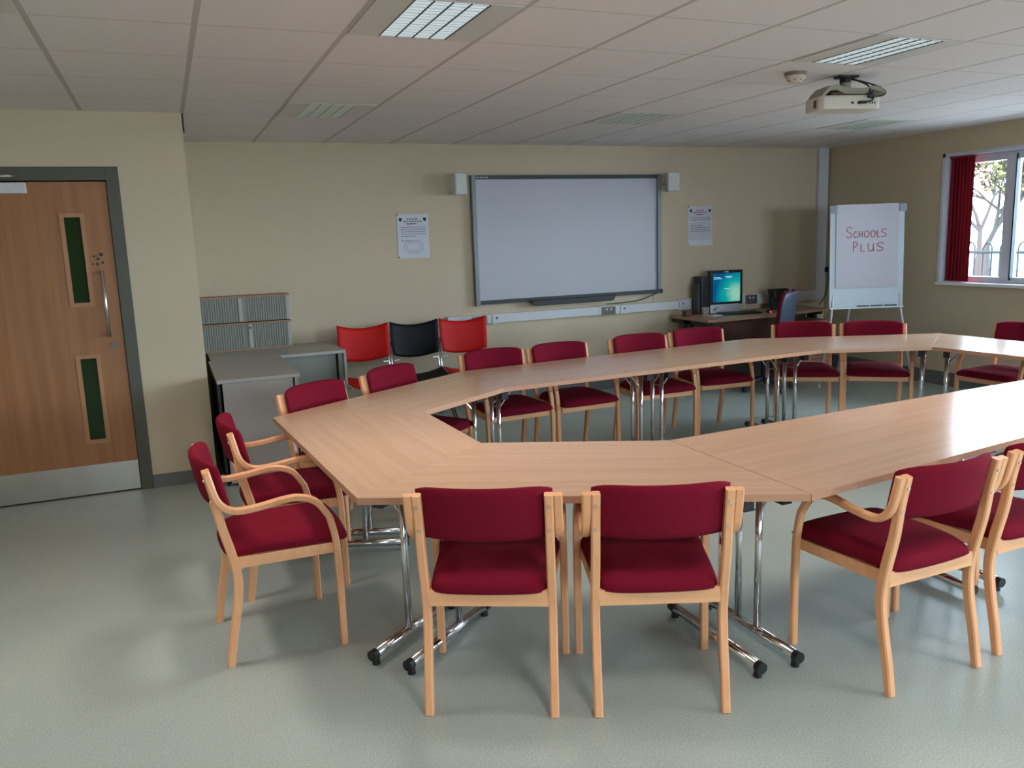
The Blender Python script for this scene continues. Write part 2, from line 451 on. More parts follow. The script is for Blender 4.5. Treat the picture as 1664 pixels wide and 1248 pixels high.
for (a, b, z0, z1) in VP:
    bm = bmesh.new(); t = .026
    box(bm, a, a+t, .002, .02, z0, z1); box(bm, b-t, b, .002, .02, z0, z1); box(bm, a+t, b-t, .002, .02, z0, z0+t); box(bm, a+t, b-t, .002, .02, z1-t, z1)
    fr = obj('vision_panel_bead', bm, 'door_trim', door)
    obj('vision_panel_glass', bx(a+t, b-t, .02, .026, z0+t, z1-t), 'dark_glass', fr)
obj('kick_plate', bx(LX0+.002, LX1-.002, .004, .01, .012, .212), 'steel', door)
bm = bmesh.new()
tube(bm, [(-.379, .01, 1.49), (-.379, -.045, 1.49)], .01); tube(bm, [(-.379, .01, 1.085), (-.379, -.045, 1.085)], .01)
tube(bm, [(-.379, -.045, 1.505), (-.379, -.045, 1.07)], .0105, 12)
obj('pull_handle', bm, 'steel', door, smooth=True)
bm = bmesh.new(); tube(bm, [(-.362, .01, 1.009), (-.362, .002, 1.009)], .02, 20); tube(bm, [(-.362, .002, 1.009), (-.362, -.004, 1.009)], .010, 12)
obj('lock_escutcheon', bm, 'socket', door)
for (x, z, r) in [(-.419, 1.597, .007), (-.375, 1.608, .012), (-.397, 1.58, .009), (-.428, 1.547, .006), (-.403, 1.546, .009), (-.37, 1.555, .008), (-.405, 1.6, .003)]:
    bm = bmesh.new(); tube(bm, [(x, .0105, z), (x, .0085, z)], r, 12)
    obj('screw_hole', bm, 'black_plastic', door)
cl = obj('door_closer', bx(-1.06, -.75, -.045, .01, 2.0, 2.066), 'white_plastic', door, bevel=.004)
bm = bmesh.new(); tube(bm, [(-.98, -.03, 2.07), (-.98, -.03, 2.105)], .012); tube(bm, [(-.98, -.03, 2.1), (-.83, -.12, 2.1), (-.8, -.02, 2.105)], .008)
obj('closer_arm', bm, 'steel', cl, smooth=True)
# dark corridor behind the door glass
struct('wall_corridor', bx(DX0-.3, DX1+.0, PY+.3, PY+.32, 0, DZ), 'wall')

# dark notch and tee end where the wall corner meets the ceiling
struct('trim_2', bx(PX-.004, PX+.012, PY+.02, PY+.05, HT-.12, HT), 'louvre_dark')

# ------------------------------------------------------------------ chairs
REAR = p2([(0, 0), (.02, .12), (.046, .25), (.056, .35), (.043, .45), (.014, .58), (-.002, .69), (-.025, .803)])
ARM = p2([(-.025, .803), (-.006, .72), (.012, .674), (.045, .643), (.09, .633), (.16, .637), (.257, .650), (.317, .647), (.375, .618), (.42, .55)])
LEG = p2([(.42, .55), (.438, .46), (.443, .36), (.445, .2), (.443, 0)])

def seat_cushion():
    bm = bmesh.new(); n, m = 14, 14; top, bot = {}, {}
    for i in range(n+1):
        for j in range(m+1):
            u = -1+2*i/n; v = -1+2*j/m
            u = math.copysign(1-(1-abs(u))**1.5, u); v = math.copysign(1-(1-abs(v))**1.5, v)
            hw = .203 + (.236-.203)*(v+1)/2
            if v > .62: hw += .008*(v-.62)/.38
            x = u*hw*(1-.05*abs(v)**8); y = .262+v*.236*(1-.045*abs(u)**8) + .012*(1-u*u)*(1 if v > 0 else -1)*abs(v)
            e = max(0, (1-abs(u)**7)*(1-abs(v)**7))**.42
            lift = .435 + .012*max(0, v) + .006*math.sin((v+1)*PI*.8)
            z = lift + .004 + .05*e + .01*(1-u*u)*(1-v*v)
            top[i, j] = bm.verts.new((x, y, z))
            if i in (0, n) or j in (0, m): bot[i, j] = top[i, j]
            else: bot[i, j] = bm.verts.new((x*.97, y, lift-.006))
    for i in range(n):
        for j in range(m):
            bm.faces.new((top[i, j], top[i+1, j], top[i+1, j+1], top[i, j+1]))
            q = (bot[i, j], bot[i, j+1], bot[i+1, j+1], bot[i+1, j])
            bm.faces.new(q)
    return bm

def back_cushion():
    bm = bmesh.new(); n, m = 18, 10; fr, bk = {}, {}
    for i in range(n+1):
        for j in range(m+1):
            u = -1+2*i/n; v = -1+2*j/m
            u = math.copysign(1-(1-abs(u))**1.6, u); v = math.copysign(1-(1-abs(v))**1.6, v)
            z = .733 + v*.098
            z -= .006*max(0, v)*abs(u)**3 + .014*max(0, v)*abs(u)**9
            x = u*.229
            y0 = -.002-(z-.69)*.2 + .024 + .016 + .056*(abs(u)**2.2-1)*1.15
            e = max(0, (1-abs(u)**8)*(1-abs(v)**6))**.45
            fr[i, j] = bm.verts.new((x, y0+.026*e, z))
            bk[i, j] = fr[i, j] if (i in (0, n) or j in (0, m)) else bm.verts.new((x, y0-.018*e, z))
    for i in range(n):
        for j in range(m):
            bm.faces.new((fr[i, j], fr[i+1, j], fr[i+1, j+1], fr[i, j+1]))
            bm.faces.new((bk[i, j], bk[i, j+1], bk[i+1, j+1], bk[i+1, j]))
    return bm

def make_chair():
    t = thing('armchair', '', 'chair')
    obj('seat', seat_cushion(), 'fabric', t, smooth=True)
    obj('backrest', back_cushion(), 'fabric', t, smooth=True)
    bm = bmesh.new()                        # frame under the cushion
    for s_ in (-1, 1):
        pts = [(s_*.214, .056), (s_*.232, .436)]
        (xa, ya), (xb, yb) = pts
        v = [bm.verts.new((x, y, z)) for x, y in ((xa-s_*.022, ya), (xa, ya), (xb, yb), (xb-s_*.022, yb)) for z in (.392, .435)]
        for q in ((0, 1, 3, 2), (2, 3, 5, 4), (4, 5, 7, 6), (6, 7, 1, 0), (0, 2, 4, 6), (1, 7, 5, 3)):
            bm.faces.new([v[k] for k in q])
    box(bm, -.205, .205, .034, .054, .386, .442); box(bm, -.215, .215, .43, .45, .392, .438)
    obj('seat_frame', bm, 'rail_wood', t)
    for s_ in (-1, 1):
        bm = bmesh.new(); ribbon(bm, REAR, s_*.2175, .03, [.029+.006*math.sin(PI*k/(len(REAR)-1)) for k in range(len(REAR))])
        obj('leg', bm, 'chair_wood', t)
        bm = bmesh.new(); ribbon(bm, ARM, s_*.2475, .03, .026)
        obj('armrest', bm, 'chair_wood', t)
        bm = bmesh.new(); ribbon(bm, LEG, s_*.2475, .03, .026)
        obj('leg', bm, 'chair_wood', t)
        for z in (.762, .676):
            y = -.002-(z-.69)*.205-.016
            bm = bmesh.new(); tube(bm, [(s_*.2175, y+.006, z), (s_*.2175, y-.003, z-.001)], .0055, 10)
            obj('screw', bm, 'steel', t)
    return t

def top2feet(x, y, deg):    # from the top of the back to the line of the rear feet
    a = math.radians(deg); return x+.025*math.cos(a), y+.025*math.sin(a)
CH = [
 (.891, 2.447, 62.6, 'burgundy armchair seen from behind, the left of the two nearest side by side'),
 (1.42, 2.199, 67.5, 'burgundy armchair seen from behind, the right of the two nearest side by side'),
 (2.41, 1.952, 91, 'burgundy armchair turned away at the near right table, its whole left arm in view'),
 (2.992, 1.99, 91.5, 'burgundy armchair at the near right, cut by the photo edge, touching its left neighbour'),
 (.078, 3.43, 2.5, 'burgundy armchair at the left end of the table, the nearer one, facing right in profile'),
 (.215, 4.03, 1, 'burgundy armchair at the left end of the table, behind the nearer side-on chair'),
 (*top2feet(.716, 4.812, -56), -56, 'burgundy armchair facing the camera in front of the white low cupboard'),
 (*top2feet(1.264, 5.193, -55), -55, 'burgundy armchair in front of the left red and black seats of the linked row'),
 (*top2feet(2.138, 5.568, -87.2), -87.2, 'burgundy armchair on the far side overlapping the right hand red shell seat'),
 (*top2feet(2.681, 5.593, -87.6), -87.6, 'burgundy armchair on the far side under the left half of the whiteboard'),
 (*top2feet(3.43, 5.663, -93), -93, 'burgundy armchair on the far side under the right end of the whiteboard'),
 (*top2feet(4.04, 5.74, -94.5), -94.5, 'burgundy armchair on the far side in front of the left end of the computer desk'),
 (*top2feet(5.003, 5.539, -125), -125, 'burgundy armchair on the far side in front of the blue backed swivel chair'),
 (*top2feet(5.472, 5.226, -130), -130, 'burgundy armchair on the far side directly in front of the flipchart easel'),
 (6.17, 4.37, -176, 'burgundy armchair at the far right under the window, cut by the photo edge'),
]
proto = make_chair()
for i, (x, y, a, lab) in enumerate(CH):
    rz = math.radians(a-90)
    if i == 0:
        proto.location = (x, y, 0); proto.rotation_euler = (0, 0, rz); proto['label'] = lab; proto['group'] = 'armchairs around the conference table'
    else:
        copy_thing(proto, (x, y, 0), rz, lab, 'armchairs around the conference table')

# ------------------------------------------------------------------ tables
TZ = .73
def table(name, outer, inner, label):
    """outer = (a, b) the long edge, inner = (d, c) the opposite edge"""
    A, B = Vector(outer[0]), Vector(outer[1]); D, Cc = Vector(inner[0]), Vector(inner[1])
    mid = (A+B)/2; ang = math.atan2((B-A).y, (B-A).x)
    t = thing(name, label, 'table', (mid.x, mid.y, 0), ang, 'tables joined into the conference ring')
    R = Matrix.Rotation(-ang, 2)
    q = [R @ (v-mid) for v in (A, B, Cc, D)]
    g = .0004; cen = sum(q, Vector((0, 0)))/4
    q = [v + (cen-v).normalized()*g for v in q]
    if sum(q[i].x*q[(i+1) % 4].y-q[(i+1) % 4].x*q[i].y for i in range(4)) < 0: q = q[::-1]
    bm = bmesh.new(); prism(bm, [(v.x, v.y) for v in q], TZ-.026, TZ, 1, 0)
    obj('tabletop', bm, 'top_wood', t, mats=['top_wood', 'top_edge'], bevel=.0008)
    a, b, c_, d = [R @ (v-mid) for v in (A, B, Cc, D)]
    for (p, q_, other) in ((a, d, (b+c_)/2), (b, c_, (a+d)/2)):
        m_ = (p+q_)/2; u = (q_-p).normalized(); n = Vector((-u.y, u.x))
        if n.dot(other-m_) < 0: n = -n
        cen = m_ + n*.085
        bm = bmesh.new()
        e0, e1 = cen-u*.30, cen+u*.28
        tube(bm, [(e0.x, e0.y, .042), (e1.x, e1.y, .042)], .0205, 14)
        for k in (-.06, .06):
            w = cen+u*k; tube(bm, [(w.x, w.y, .05), (w.x, w.y, TZ-.03)], .0145, 12)
        fr = obj('leg_frame', bm, 'chrome', t, smooth=False)
        for v_ in fr.data.polygons: v_.use_smooth = len(v_.vertices) == 4
        for e, sg in ((e0, -1), (e1, 1)):
            bm = bmesh.new(); f = e+u*sg*.006
            tube(bm, [(e.x-u.x*sg*.02, e.y-u.y*sg*.02, .042), (f.x, f.y, .042)], .022, 14)
            g0 = e-u*sg*.02
            tube(bm, [(g0.x, g0.y, .026), (g0.x, g0.y, 0)], [.014, .017], 12)
            obj('foot_cap', bm, 'black_plastic', fr)
        for k in (-.19, .15):
            bm = bmesh.new(); w = cen+u*k
            vs = box(bm, -.026, .026, -.022, .022, TZ-.115, TZ-.0265)
            rot = Matrix.Rotation(math.atan2(u.y, u.x), 3, 'Z')
            for v_ in vs: v_.co = rot @ v_.co + Vector((w.x, w.y, 0))
            obj('hinge_block', bm, 'black_plastic', fr)
        bm = bmesh.new()
        for k in (-.06, .06):
            w = cen+u*k+n*.005; w2 = w+n*.12
            tube(bm, [(w.x, w.y, TZ-.19), (w2.x, w2.y, TZ-.04)], .005, 8)
        tube(bm, [((cen-u*.06).x, (cen-u*.06).y, TZ-.19), ((cen+u*.06).x, (cen+u*.06).y, TZ-.19)], .004, 8)
        obj('folding_stay', bm, 'chrome', fr)
        for k in (-.06, .06):
            bm = bmesh.new(); w = cen+u*k+n*.135
            vs = box(bm, -.012, .012, -.016, .016, TZ-.055, TZ-.0265)
            for v_ in vs: v_.co = rot @ v_.co + Vector((w.x, w.y, 0))
            obj('stay_bracket', bm, 'black_plastic', fr)
    return t
A_, B_, C_ = (.45, 4.428), (.549, 2.819), (1.952, 2.098)
i1, i2, i3 = (1.198, 4.143), (1.22, 3.347), (1.954, 2.965)
F1, F2, F3, F4 = (1.815, 5.30), (4.402, 5.517), (5.815, 4.852), (5.90, 3.26)
j1, j2, j3, j4 = (1.823, 4.545), (4.407, 4.681), (5.129, 4.34), (5.20, 3.56)
N1, M1 = (3.2, 2.262), (3.2, 3.046); N2, M2 = (4.45, 2.42), (4.45, 3.127)
FM, JM = (3.115, 5.409), (3.115, 4.613)
table('trapezoid_table', (A_, B_), (i1, i2), 'beech trapezoid table forming the left end of the ring, the two side-on chairs at it')
table('trapezoid_table', (B_, C_), (i2, i3), 'beech trapezoid table nearest the camera with two chairs seen from behind at it')
table('rectangular_table', ((C_[0]+.003, C_[1]), N1), ((i3[0]+.003, i3[1]), M1), 'beech rectangular table joined right of the nearest trapezoid table')
table('rectangular_table', (N1, N2), (M1, M2), 'beech rectangular table at the near right, whitened by window glare, cut by photo edge')
table('trapezoid_table', (A_, F1), (i1, j1), 'beech trapezoid table at the far left of the ring before the white low cupboard')
table('rectangular_table', (F1, FM), (j1, JM), 'beech rectangular table on the far side below the left of the whiteboard')
table('rectangular_table', (FM, F2), (JM, j2), 'beech rectangular table on the far side in front of the computer desk')
table('trapezoid_table', (F2, F3), (j2, j3), 'beech trapezoid table on the far side in front of the flipchart')
table('trapezoid_table', (F3, F4), (j3, j4), 'beech trapezoid table at the far right end, beneath the window')
table('trapezoid_table', (N2, F4), (M2, j4), 'beech trapezoid table closing the ring at the right, out of the photo')

# ------------------------------------------------------------------ whiteboard and wall things
wb = thing('interactive_whiteboard', 'large white interactive board in a grey frame hung on the back wall', 'whiteboard', (3.82, YB, 0))
x0, x1, z0, z1 = 2.765-3.82, 4.882-3.82, .985, 2.222
obj('board_surface', bx(x0+.03, x1-.03, -.03, 0, z0+.03, z1-.03), 'white_board', wb)
obj('side_frame', bx(x0, x0+.045, -.055, 0, z0-.012, z1), 'board_frame', wb, bevel=.004)
obj('side_frame', bx(x1-.045, x1, -.055, 0, z0, z1), 'board_frame', wb, bevel=.004)
bm = bmesh.new(); box(bm, x0+.045, x1-.045, -.05, 0, z1-.04, z1-.002)
obj('top_frame', bm, 'board_dark', wb)
bm = bmesh.new(); box(bm, x0+.045, x1-.045, -.05, 0, z0, z0+.04)
bf = obj('bottom_frame', bm, 'board_dark', wb)
bm = bmesh.new()
vs = box(bm, 3.33-3.82, 4.30-3.82, -.11, -.05, .945, 1.0)
for v in vs:
    if v.co.z < .96: v.co.x = v.co.x*.92
obj('pen_tray', bm, 'board_dark', wb, bevel=.006)
bm = bmesh.new()
for k, w in enumerate((.012, .008, .014, .01, .008, .012, .01)): box(bm, x0+.055+k*.018, x0+.055+k*.018+w, -.0512, -.05, z1-.028, z1-.018)
obj('frame_logo', bm, 'white_plastic', wb)
bm = bmesh.new(); box(bm, x1-.04, x1+.012, -.06, -.01, .985, 1.03)
obj('corner_plug', bm, 'black_plastic', wb, bevel=.004)

def speaker(x, z0, z1, w, rot, label):
    t = thing('wall_speaker', label, 'speaker', (x, YB-.13, (z0+z1)/2), rot, 'speakers beside the whiteboard')
    h = (z1-z0)/2
    obj('cabinet', bx(-w/2, w/2, -.05, .05, -h, h), 'white_plastic', t, bevel=.008)
    obj('grille', bx(-w/2+.008, w/2-.008, -.056, -.05, -h+.008, h-.008), 'fixture_plate', t, bevel=.003)
    bm = bmesh.new(); tube(bm, [(0, .05, -.03), (0, .1, -.05)], .012); 
    obj('bracket', bm, 'steel_grey', t)
    return t
speaker(2.61, 2.035, 2.232, .125, math.radians(8), 'small pale wall speaker at the top left corner of the whiteboard')
speaker(4.965, 2.04, 2.232, .125, math.radians(-16), 'small pale wall speaker right of the whiteboard')

def poster(x0, x1, z0, z1, label, kind):
    t = thing('notice_sign', label, 'notice', ((x0+x1)/2, YB, z0), 0, None)
    w = (x1-x0)/2; h = z1-z0
    obj('sheet', bx(-w, w, -.004, -.001, 0, h), 'paper', t)
    bm = bmesh.new(); rnd = random.Random(3)
    def txt(zc, xa, xb, th, bmx):
        x = xa
        while x < xb:
            l = rnd.uniform(.012, .035); e = min(x+l, xb)
            box(bmx, x, e, -.0052, -.004, zc-th/2, zc+th/2); x = e+.006
    bt = bmesh.new()
    for k, (a, b) in enumerate(((-.06, .05), (-.09, .09), (-.06, .04))): txt(h-.045-k*.022, a, b, .008, bt)
    obj('title_text', bt, 'ink_red' if kind == 2 else 'ink_dark', t)
    rows = [h-.12-k*.021 for k in range(5)] if kind == 1 else [h-.12-k*.018 for k in range(4)]+[h*.5-k*.02 for k in range(4)]
    for k, z in enumerate(rows): txt(z, -w+.035, w-.03-(.1 if k == 4 else 0), .006, bm)
    if kind == 1:
        b9 = bmesh.new(); txt(h*.4, -w+.035, -.03, .006, b9); obj('caption_text', b9, 'ink', t)
    obj('body_text', bm, 'ink', t)
    for s_ in (-1, 1):                     # small shield emblems
        b2 = bmesh.new(); cx = s_*(w-.035); cz = h-.05
        pl = [(-.015, .015), (.015, .015), (.014, -.004), (0, -.019), (-.014, -.004)]
        va = [b2.verts.new((cx+a, -.0055, cz+b)) for a, b in pl]; vb = [b2.verts.new((cx+a, -.004, cz+b)) for a, b in pl]
        b2.faces.new(va)
        for k in range(5): b2.faces.new((va[k], va[(k+1) % 5], vb[(k+1) % 5], vb[k]))
        obj('shield_emblem', b2, 'ink_dark', t)
    if kind == 1:                          # outline of a table ring
        b3 = bmesh.new()
        for sc_ in (1, .72):
            pp = [(-.05, .055), (.05, .055), (.09, .02), (.09, -.025), (.05, -.055), (-.05, -.055), (-.09, -.025), (-.09, .02)]
            pts = [(a*sc_, -.0045, .105+b*sc_) for a, b in pp]
            tube(b3, pts+[pts[0]], .0018, 5, cap=False)
        obj('ring_diagram', b3, 'ink', t)
    else:
        b3 = bmesh.new(); box(b3, -w-.005, w, -.0062, -.004, h*.58, h*.62); box(b3, -w-.01, w, -.0075, -.001, -.005, .055)
        obj('glossy_tape', b3, 'foil', t)
    for (a, b) in ((-w+.004, h-.004), (-w+.004, .012)):
        b4 = bmesh.new(); tube(b4, [(a, -.001, b), (a, -.009, b)], .006, 8); obj('pin', b4, 'black_plastic', t)
    return t
poster(2.03, 2.335, 1.466, 1.872, 'white notice with text and a table ring drawing, left of the whiteboard', 1)
poster(5.25, 5.565, 1.475, 1.89, 'white notice with red heading and glossy tape strips, above the computer', 2)

tr = thing('cable_trunking', 'white cable trunking running along the back wall and up the right corner', 'trunking', (0, YB, 0))
obj('main_channel', bx(2.465, 5.1, -.055, 0, .8, .888), 'trunk', tr, bevel=.003)
obj('recessed_channel', bx(5.1, 7.14, -.04, 0, .785, .9), 'trunk', tr, bevel=.003)
obj('corner_channel', bx(7.0, 7.14, -.045, 0, .9, HT), 'trunk', tr, bevel=.003)
bm = bmesh.new(); box(bm, 4.118, 4.122, -.057, 0, .8, .888)
obj('joint_cover', bm, 'fixture_plate', tr)

def socket(x0, x1, z0, z1, label, rocker=True, depth=.055, mat='socket', cat='socket', name='power_socket'):
    t = thing(name, label, cat, ((x0+x1)/2, YB-depth-.002, (z0+z1)/2), 0, None)
    w, h = (x1-x0)/2, (z1-z0)/2
    obj('plate', bx(-w, w, -.008, .002, -h, h), mat, t, bevel=.002)
    if rocker:
        for s_ in (-1, 1):
            obj('rocker_switch', bx(s_*w*.32-.009, s_*w*.32+.009, -.013, -.008, h*.15, h*.62), 'white_plastic', t)
            bm = bmesh.new(); cx = s_*w*.52
            box(bm, cx-.004, cx+.004, -.009, -.0075, -h*.1, h*.12); box(bm, cx-.014, cx-.006, -.009, -.0075, -h*.6, -h*.45); box(bm, cx+.006, cx+.014, -.009, -.0075, -h*.6, -h*.45)
            obj('pin_holes', bm, 'black_plastic', t)
    else:
        obj('port', bx(-.01, .01, -.011, -.008, h*.1, h*.5), 'dark_plastic', t)
    return t
socket(2.715, 2.87, .795, .878, 'metal double power socket behind the right hand red seat')
socket(4.15, 4.31, .797, .878, 'metal double power socket on the trunking below the whiteboard')
socket(5.275, 5.414, .79, .895, 'dark metal double power socket left of the computer', depth=.04)
socket(5.995, 6.15, .793, .895, 'metal double power socket between the monitor and the desk phone', depth=.04)
socket(2.925, 3.015, .795, .88, 'white data outlet on the trunking near the red seat', False, mat='white_plastic', cat='outlet', name='data_outlet')
socket(4.37, 4.46, .797, .88, 'white data outlet on the trunking right of the socket below the whiteboard', False, mat='white_plastic', cat='outlet', name='data_outlet')
socket(5.115, 5.2, .8, .88, 'white data outlet at the left end of the computer desk', False, .04, 'white_plastic', 'outlet', 'data_outlet')
socket(6.62, 6.7, .8, .885, 'white data outlet on the trunking right of the swivel chair', False, .04, 'white_plastic', 'outlet', 'data_outlet')

bm = bmesh.new(); tube(bm, smooth_path([(4.9, YB-.03, 1.0), (4.75, YB-.06, .965), (4.6, YB-.07, .925), (4.4, YB-.07, .912), (4.2, YB-.07, .91)]), .005, 6)
tag(obj('board_cable', bm, 'black_plastic', smooth=True), 'thin black cable drooping from the whiteboard corner to the trunking', 'cable')
bm = bmesh.new(); tube(bm, [(4.81, YB-.005, .985), (4.81, YB-.005, .888)], .005, 6)
tag(obj('board_conduit', bm, 'trunk'), 'short thin white conduit from whiteboard down to trunking', 'conduit')
bm = bmesh.new(); tube(bm, smooth_path([(5.0, YB-.06, 2.13), (4.94, YB-.02, 2.125), (4.89, YB-.03, 2.12)]), .004, 6)
tag(obj('speaker_cable', bm, 'black_plastic'), 'short black wire between whiteboard and right speaker', 'cable')
pl = thing('wall_plug', 'black plug with a cord hanging down in the right corner', 'plug', (7.15, YB-.08, 1.13))
obj('plug_body', bx(-.03, .03, -.03, .035, -.03, .03), 'black_plastic', pl, bevel=.008)
bm = bmesh.new(); tube(bm, smooth_path([(-.01, -.02, -.02), (-.06, -.06, -.18), (-.16, -.12, -.3), (-.27, -.16, -.385)]), .005, 6)
obj('cord', bm, 'black_plastic', pl, smooth=True)

# ------------------------------------------------------------------ ceiling things
def fixture(x0, y0, label, on):
    t = thing('ceiling_light', label, 'ceiling light', (x0+.3, y0+.3, HT), 0, 'recessed louvre ceiling lights')
    bm = bmesh.new(); z = -.004
    box(bm, -.287, -.15, -.295, .295, z, .001); box(bm, .15, .287, -.295, .295, z, .001)
    box(bm, -.15, .15, -.295, -.285, z, .001); box(bm, -.15, .15, .285, .295, z, .001)
    obj('mounting_plate', bm, 'fixture_plate', t)
    for k in range(4):
        xa = -.15+k*.075
        obj('lamp_cell', bx(xa+.004, xa+.071, -.285, .285, -.0025, .0005), 'lamp_on' if on else 'louvre', t)
    bm = bmesh.new()
    for k in range(14): box(bm, -.15, .15, -.27+k*.0415, -.269+k*.0415, -.0045, 0)
    obj('louvre_blade', bm, 'louvre', t)
    bm = bmesh.new()
    for k in range(5): box(bm, -.152+k*.075, -.148+k*.075, -.285, .285, -.006, 0)
    obj('louvre_divider', bm, 'louvre_dark' if on else 'fixture_plate', t)
    if on:
        L = bpy.data.lights.new('lamp_glow', 'AREA'); L.shape = 'RECTANGLE'; L.size = .3; L.size_y = .58
        L.energy = on; L.color = (1, .88, .82); L.spread = math.radians(125)
        lo = bpy.data.objects.new('lamp_glow', L); C.objects.link(lo); lo.parent = t; lo.location = (0, 0, -.016)
    return t
X = lambda i: GX0+.6*i
P1 = 14
fixture(X(2), 3.11, 'lit louvred ceiling light nearest the camera, above the table front', P1)
fixture(X(6), 3.11, 'lit louvred ceiling light above and left of the projector', P1)
fixture(X(-1), 3.11, 'lit louvred ceiling light cut off in the top left corner', P1)
fixture(X(10), 3.11, 'louvred ceiling light near the windows, outside the photo', 0)
fixture(X(2), 5.51, 'unlit louvred ceiling light nearest the back wall on the left', 0)
fixture(X(6), 5.51, 'unlit louvred ceiling light over the far side, before the whiteboard', 0)
fixture(X(10), 5.51, 'unlit louvred ceiling light beyond the projector near the window wall', 0)
for i in (-2, 2, 6): fixture(X(i), .71, 'louvred ceiling light in the row behind the camera', P1)
for i in (-2, 2, 6): fixture(X(i), -1.69, 'louvred ceiling light in the rearmost row', P1*.6)

sd = thing('smoke_detector', 'round white smoke detector on the ceiling left of the projector', 'smoke detector', (3.481, 3.97, HT))
bm = bmesh.new(); tube(bm, [(0, 0, 0), (0, 0, -.02)], .062, 24); obj('detector_base', bm, 'detector_base', sd)
bm = bmesh.new(); tube(bm, [(0, 0, -.02), (0, 0, -.035), (0, 0, -.05), (0, 0, -.058)], [.056, .056, .04, .034], 24); obj('detector_head', bm, 'detector', sd)
bm = bmesh.new()
for k in range(8):
    a = k*PI/4; box(bm, .043*math.cos(a)-.004, .043*math.cos(a)+.004, .043*math.sin(a)-.004, .043*math.sin(a)+.004, -.048, -.042)
obj('detector_vent', bm, 'smear', sd)

pj = thing('projector', 'cream ceiling projector with black cables hanging below its bracket', 'projector', (3.885, 4.0, HT), math.radians(-14))
pj.scale = (.77, .77, .88)
bm = bmesh.new(); box(bm, -.07, .09, -.05, .05, -.014, 0); obj('ceiling_plate', bm, 'black_plastic', pj, bevel=.002)
bm = bmesh.new(); tube(bm, [(.0, 0, -.01), (0, 0, -.045)], .042, 18); obj('pole_collar', bm, 'black_plastic', pj)
bm = bmesh.new(); tube(bm, [(.0, 0, -.045), (0, 0, -.09)], .04, 18); obj('pole', bm, 'projector_grey', pj, smooth=False)
bm = bmesh.new()                           # arched bracket cover
prof = [(-.27, -.155), (-.235, -.11), (-.19, -.075), (-.13, -.066), (-.06, -.085), (.1, -.092), (.2, -.075), (.255, -.09), (.29, -.115)]
low = [(x, z-.022-.03*(1-min(1, abs(x)/.3))) for x, z in prof]
rings = []
for y, sc_ in ((-.11, .96), (-.09, 1), (.09, 1), (.11, .96)):
    rings.append([bm.verts.new((x*sc_, y, z*(1 if abs(y) < .1 else 1.03))) for x, z in prof]+[bm.verts.new((x*sc_, y, z)) for x, z in low[::-1]])
nn = len(rings[0])
for a, b in zip(rings, rings[1:]):
    for k in range(nn): bm.faces.new((a[k], a[(k+1) % nn], b[(k+1) % nn], b[k]))
bm.faces.new(rings[0]); bm.faces.new(rings[-1][::-1])
obj('bracket_cover', bm, 'projector_grey', pj)
bm = bmesh.new()
pb = [(-.275, -.1), (-.25, -.135), (-.06, -.15), (.2, -.14), (.235, -.1), (.235, .1), (.2, .135), (-.24, .135), (-.275, .1)]
prism(bm, pb, -.232, -.142)
body = obj('projector_body', bm, 'projector_body', pj, bevel=.014)
bm = bmesh.new(); vs = box(bm, -.17, .13, -.1, .1, -.142, -.118); obj('body_dark_band', bm, 'smear', body)
bm = bmesh.new(); tube(bm, [(-.16, .13, -.185), (-.16, .152, -.185)], .035, 18); obj('lens', bm, 'black_plastic', body)
bm = bmesh.new(); box(bm, -.279, -.274, -.07, -.035, -.215, -.165); obj('side_label', bm, 'smear', body)
for (x, w) in ((-.02, .012), (.03, .009), (.07, .02), (.13, .005), (.15, .006), (.17, .005)):
    y = -.147+.01*max(0, (x+.06)/.26)
    obj('port', bx(x-w, x+w, y-.004, y+.002, -.2, -.186), 'black_plastic', body)
for pts, r in (([(.05, .0, -.02), (.14, -.04, -.045), (.25, -.05, -.075), (.31, -.04, -.1), (.31, -.06, -.115)], .006),
               ([(.05, -.01, -.02), (.12, -.05, -.05), (.15, -.1, -.09), (.13, -.14, -.14), (.14, -.16, -.155), (.22, -.16, -.15), (.26, -.14, -.13)], .006),
               ([(.2, -.05, -.07), (.17, -.11, -.11), (.13, -.15, -.15), (.14, -.165, -.175), (.1, -.18, -.19), (.06, -.16, -.193)], .006),
               ([(.1, -.16, -.15), (.15, -.165, -.155)], .014), ([(.03, -.158, -.193), (.09, -.165, -.192)], .01)):
    bm = bmesh.new(); tube(bm, smooth_path(pts, 5), r, 7); obj('cable', bm, 'black_plastic', pj, smooth=True)

# ------------------------------------------------------------------ linked shell chairs under the left of the board
bs = [(1.338, 1.80, 'red', 'left hand red plastic shell seat of the linked row, beside the cupboards'),
      (1.812, 2.265, 'black', 'black plastic shell seat between the two red ones'),
      (2.278, 2.74, 'red', 'right hand red plastic shell seat of the linked row, partly behind a burgundy chair')]
def shell(bm, fn, n=14, m=10, th=.006):
    g = {}
    for s_ in (0, 1):
        for i in range(n+1):
            for j in range(m+1):
                u = -1+2*i/n; v = -1+2*j/m; p = Vector(fn(u, v)); e = .001
                du = Vector(fn(u+e, v))-p; dv = Vector(fn(u, v+e))-p
                g[s_, i, j] = bm.verts.new(p + du.cross(dv).normalized()*th*s_)
    for i in range(n):
        for j in range(m):
            for s_ in (0, 1): bm.faces.new((g[s_, i, j], g[s_, i+1, j], g[s_, i+1, j+1], g[s_, i, j+1]))
    per = [(i, 0) for i in range(n)]+[(n, j) for j in range(m)]+[(i, m) for i in range(n, 0, -1)]+[(0, j) for j in range(m, 0, -1)]
    for k in range(len(per)):
        a, b = per[k], per[(k+1) % len(per)]
        bm.faces.new((g[0, *a], g[0, *b], g[1, *b], g[1, *a]))
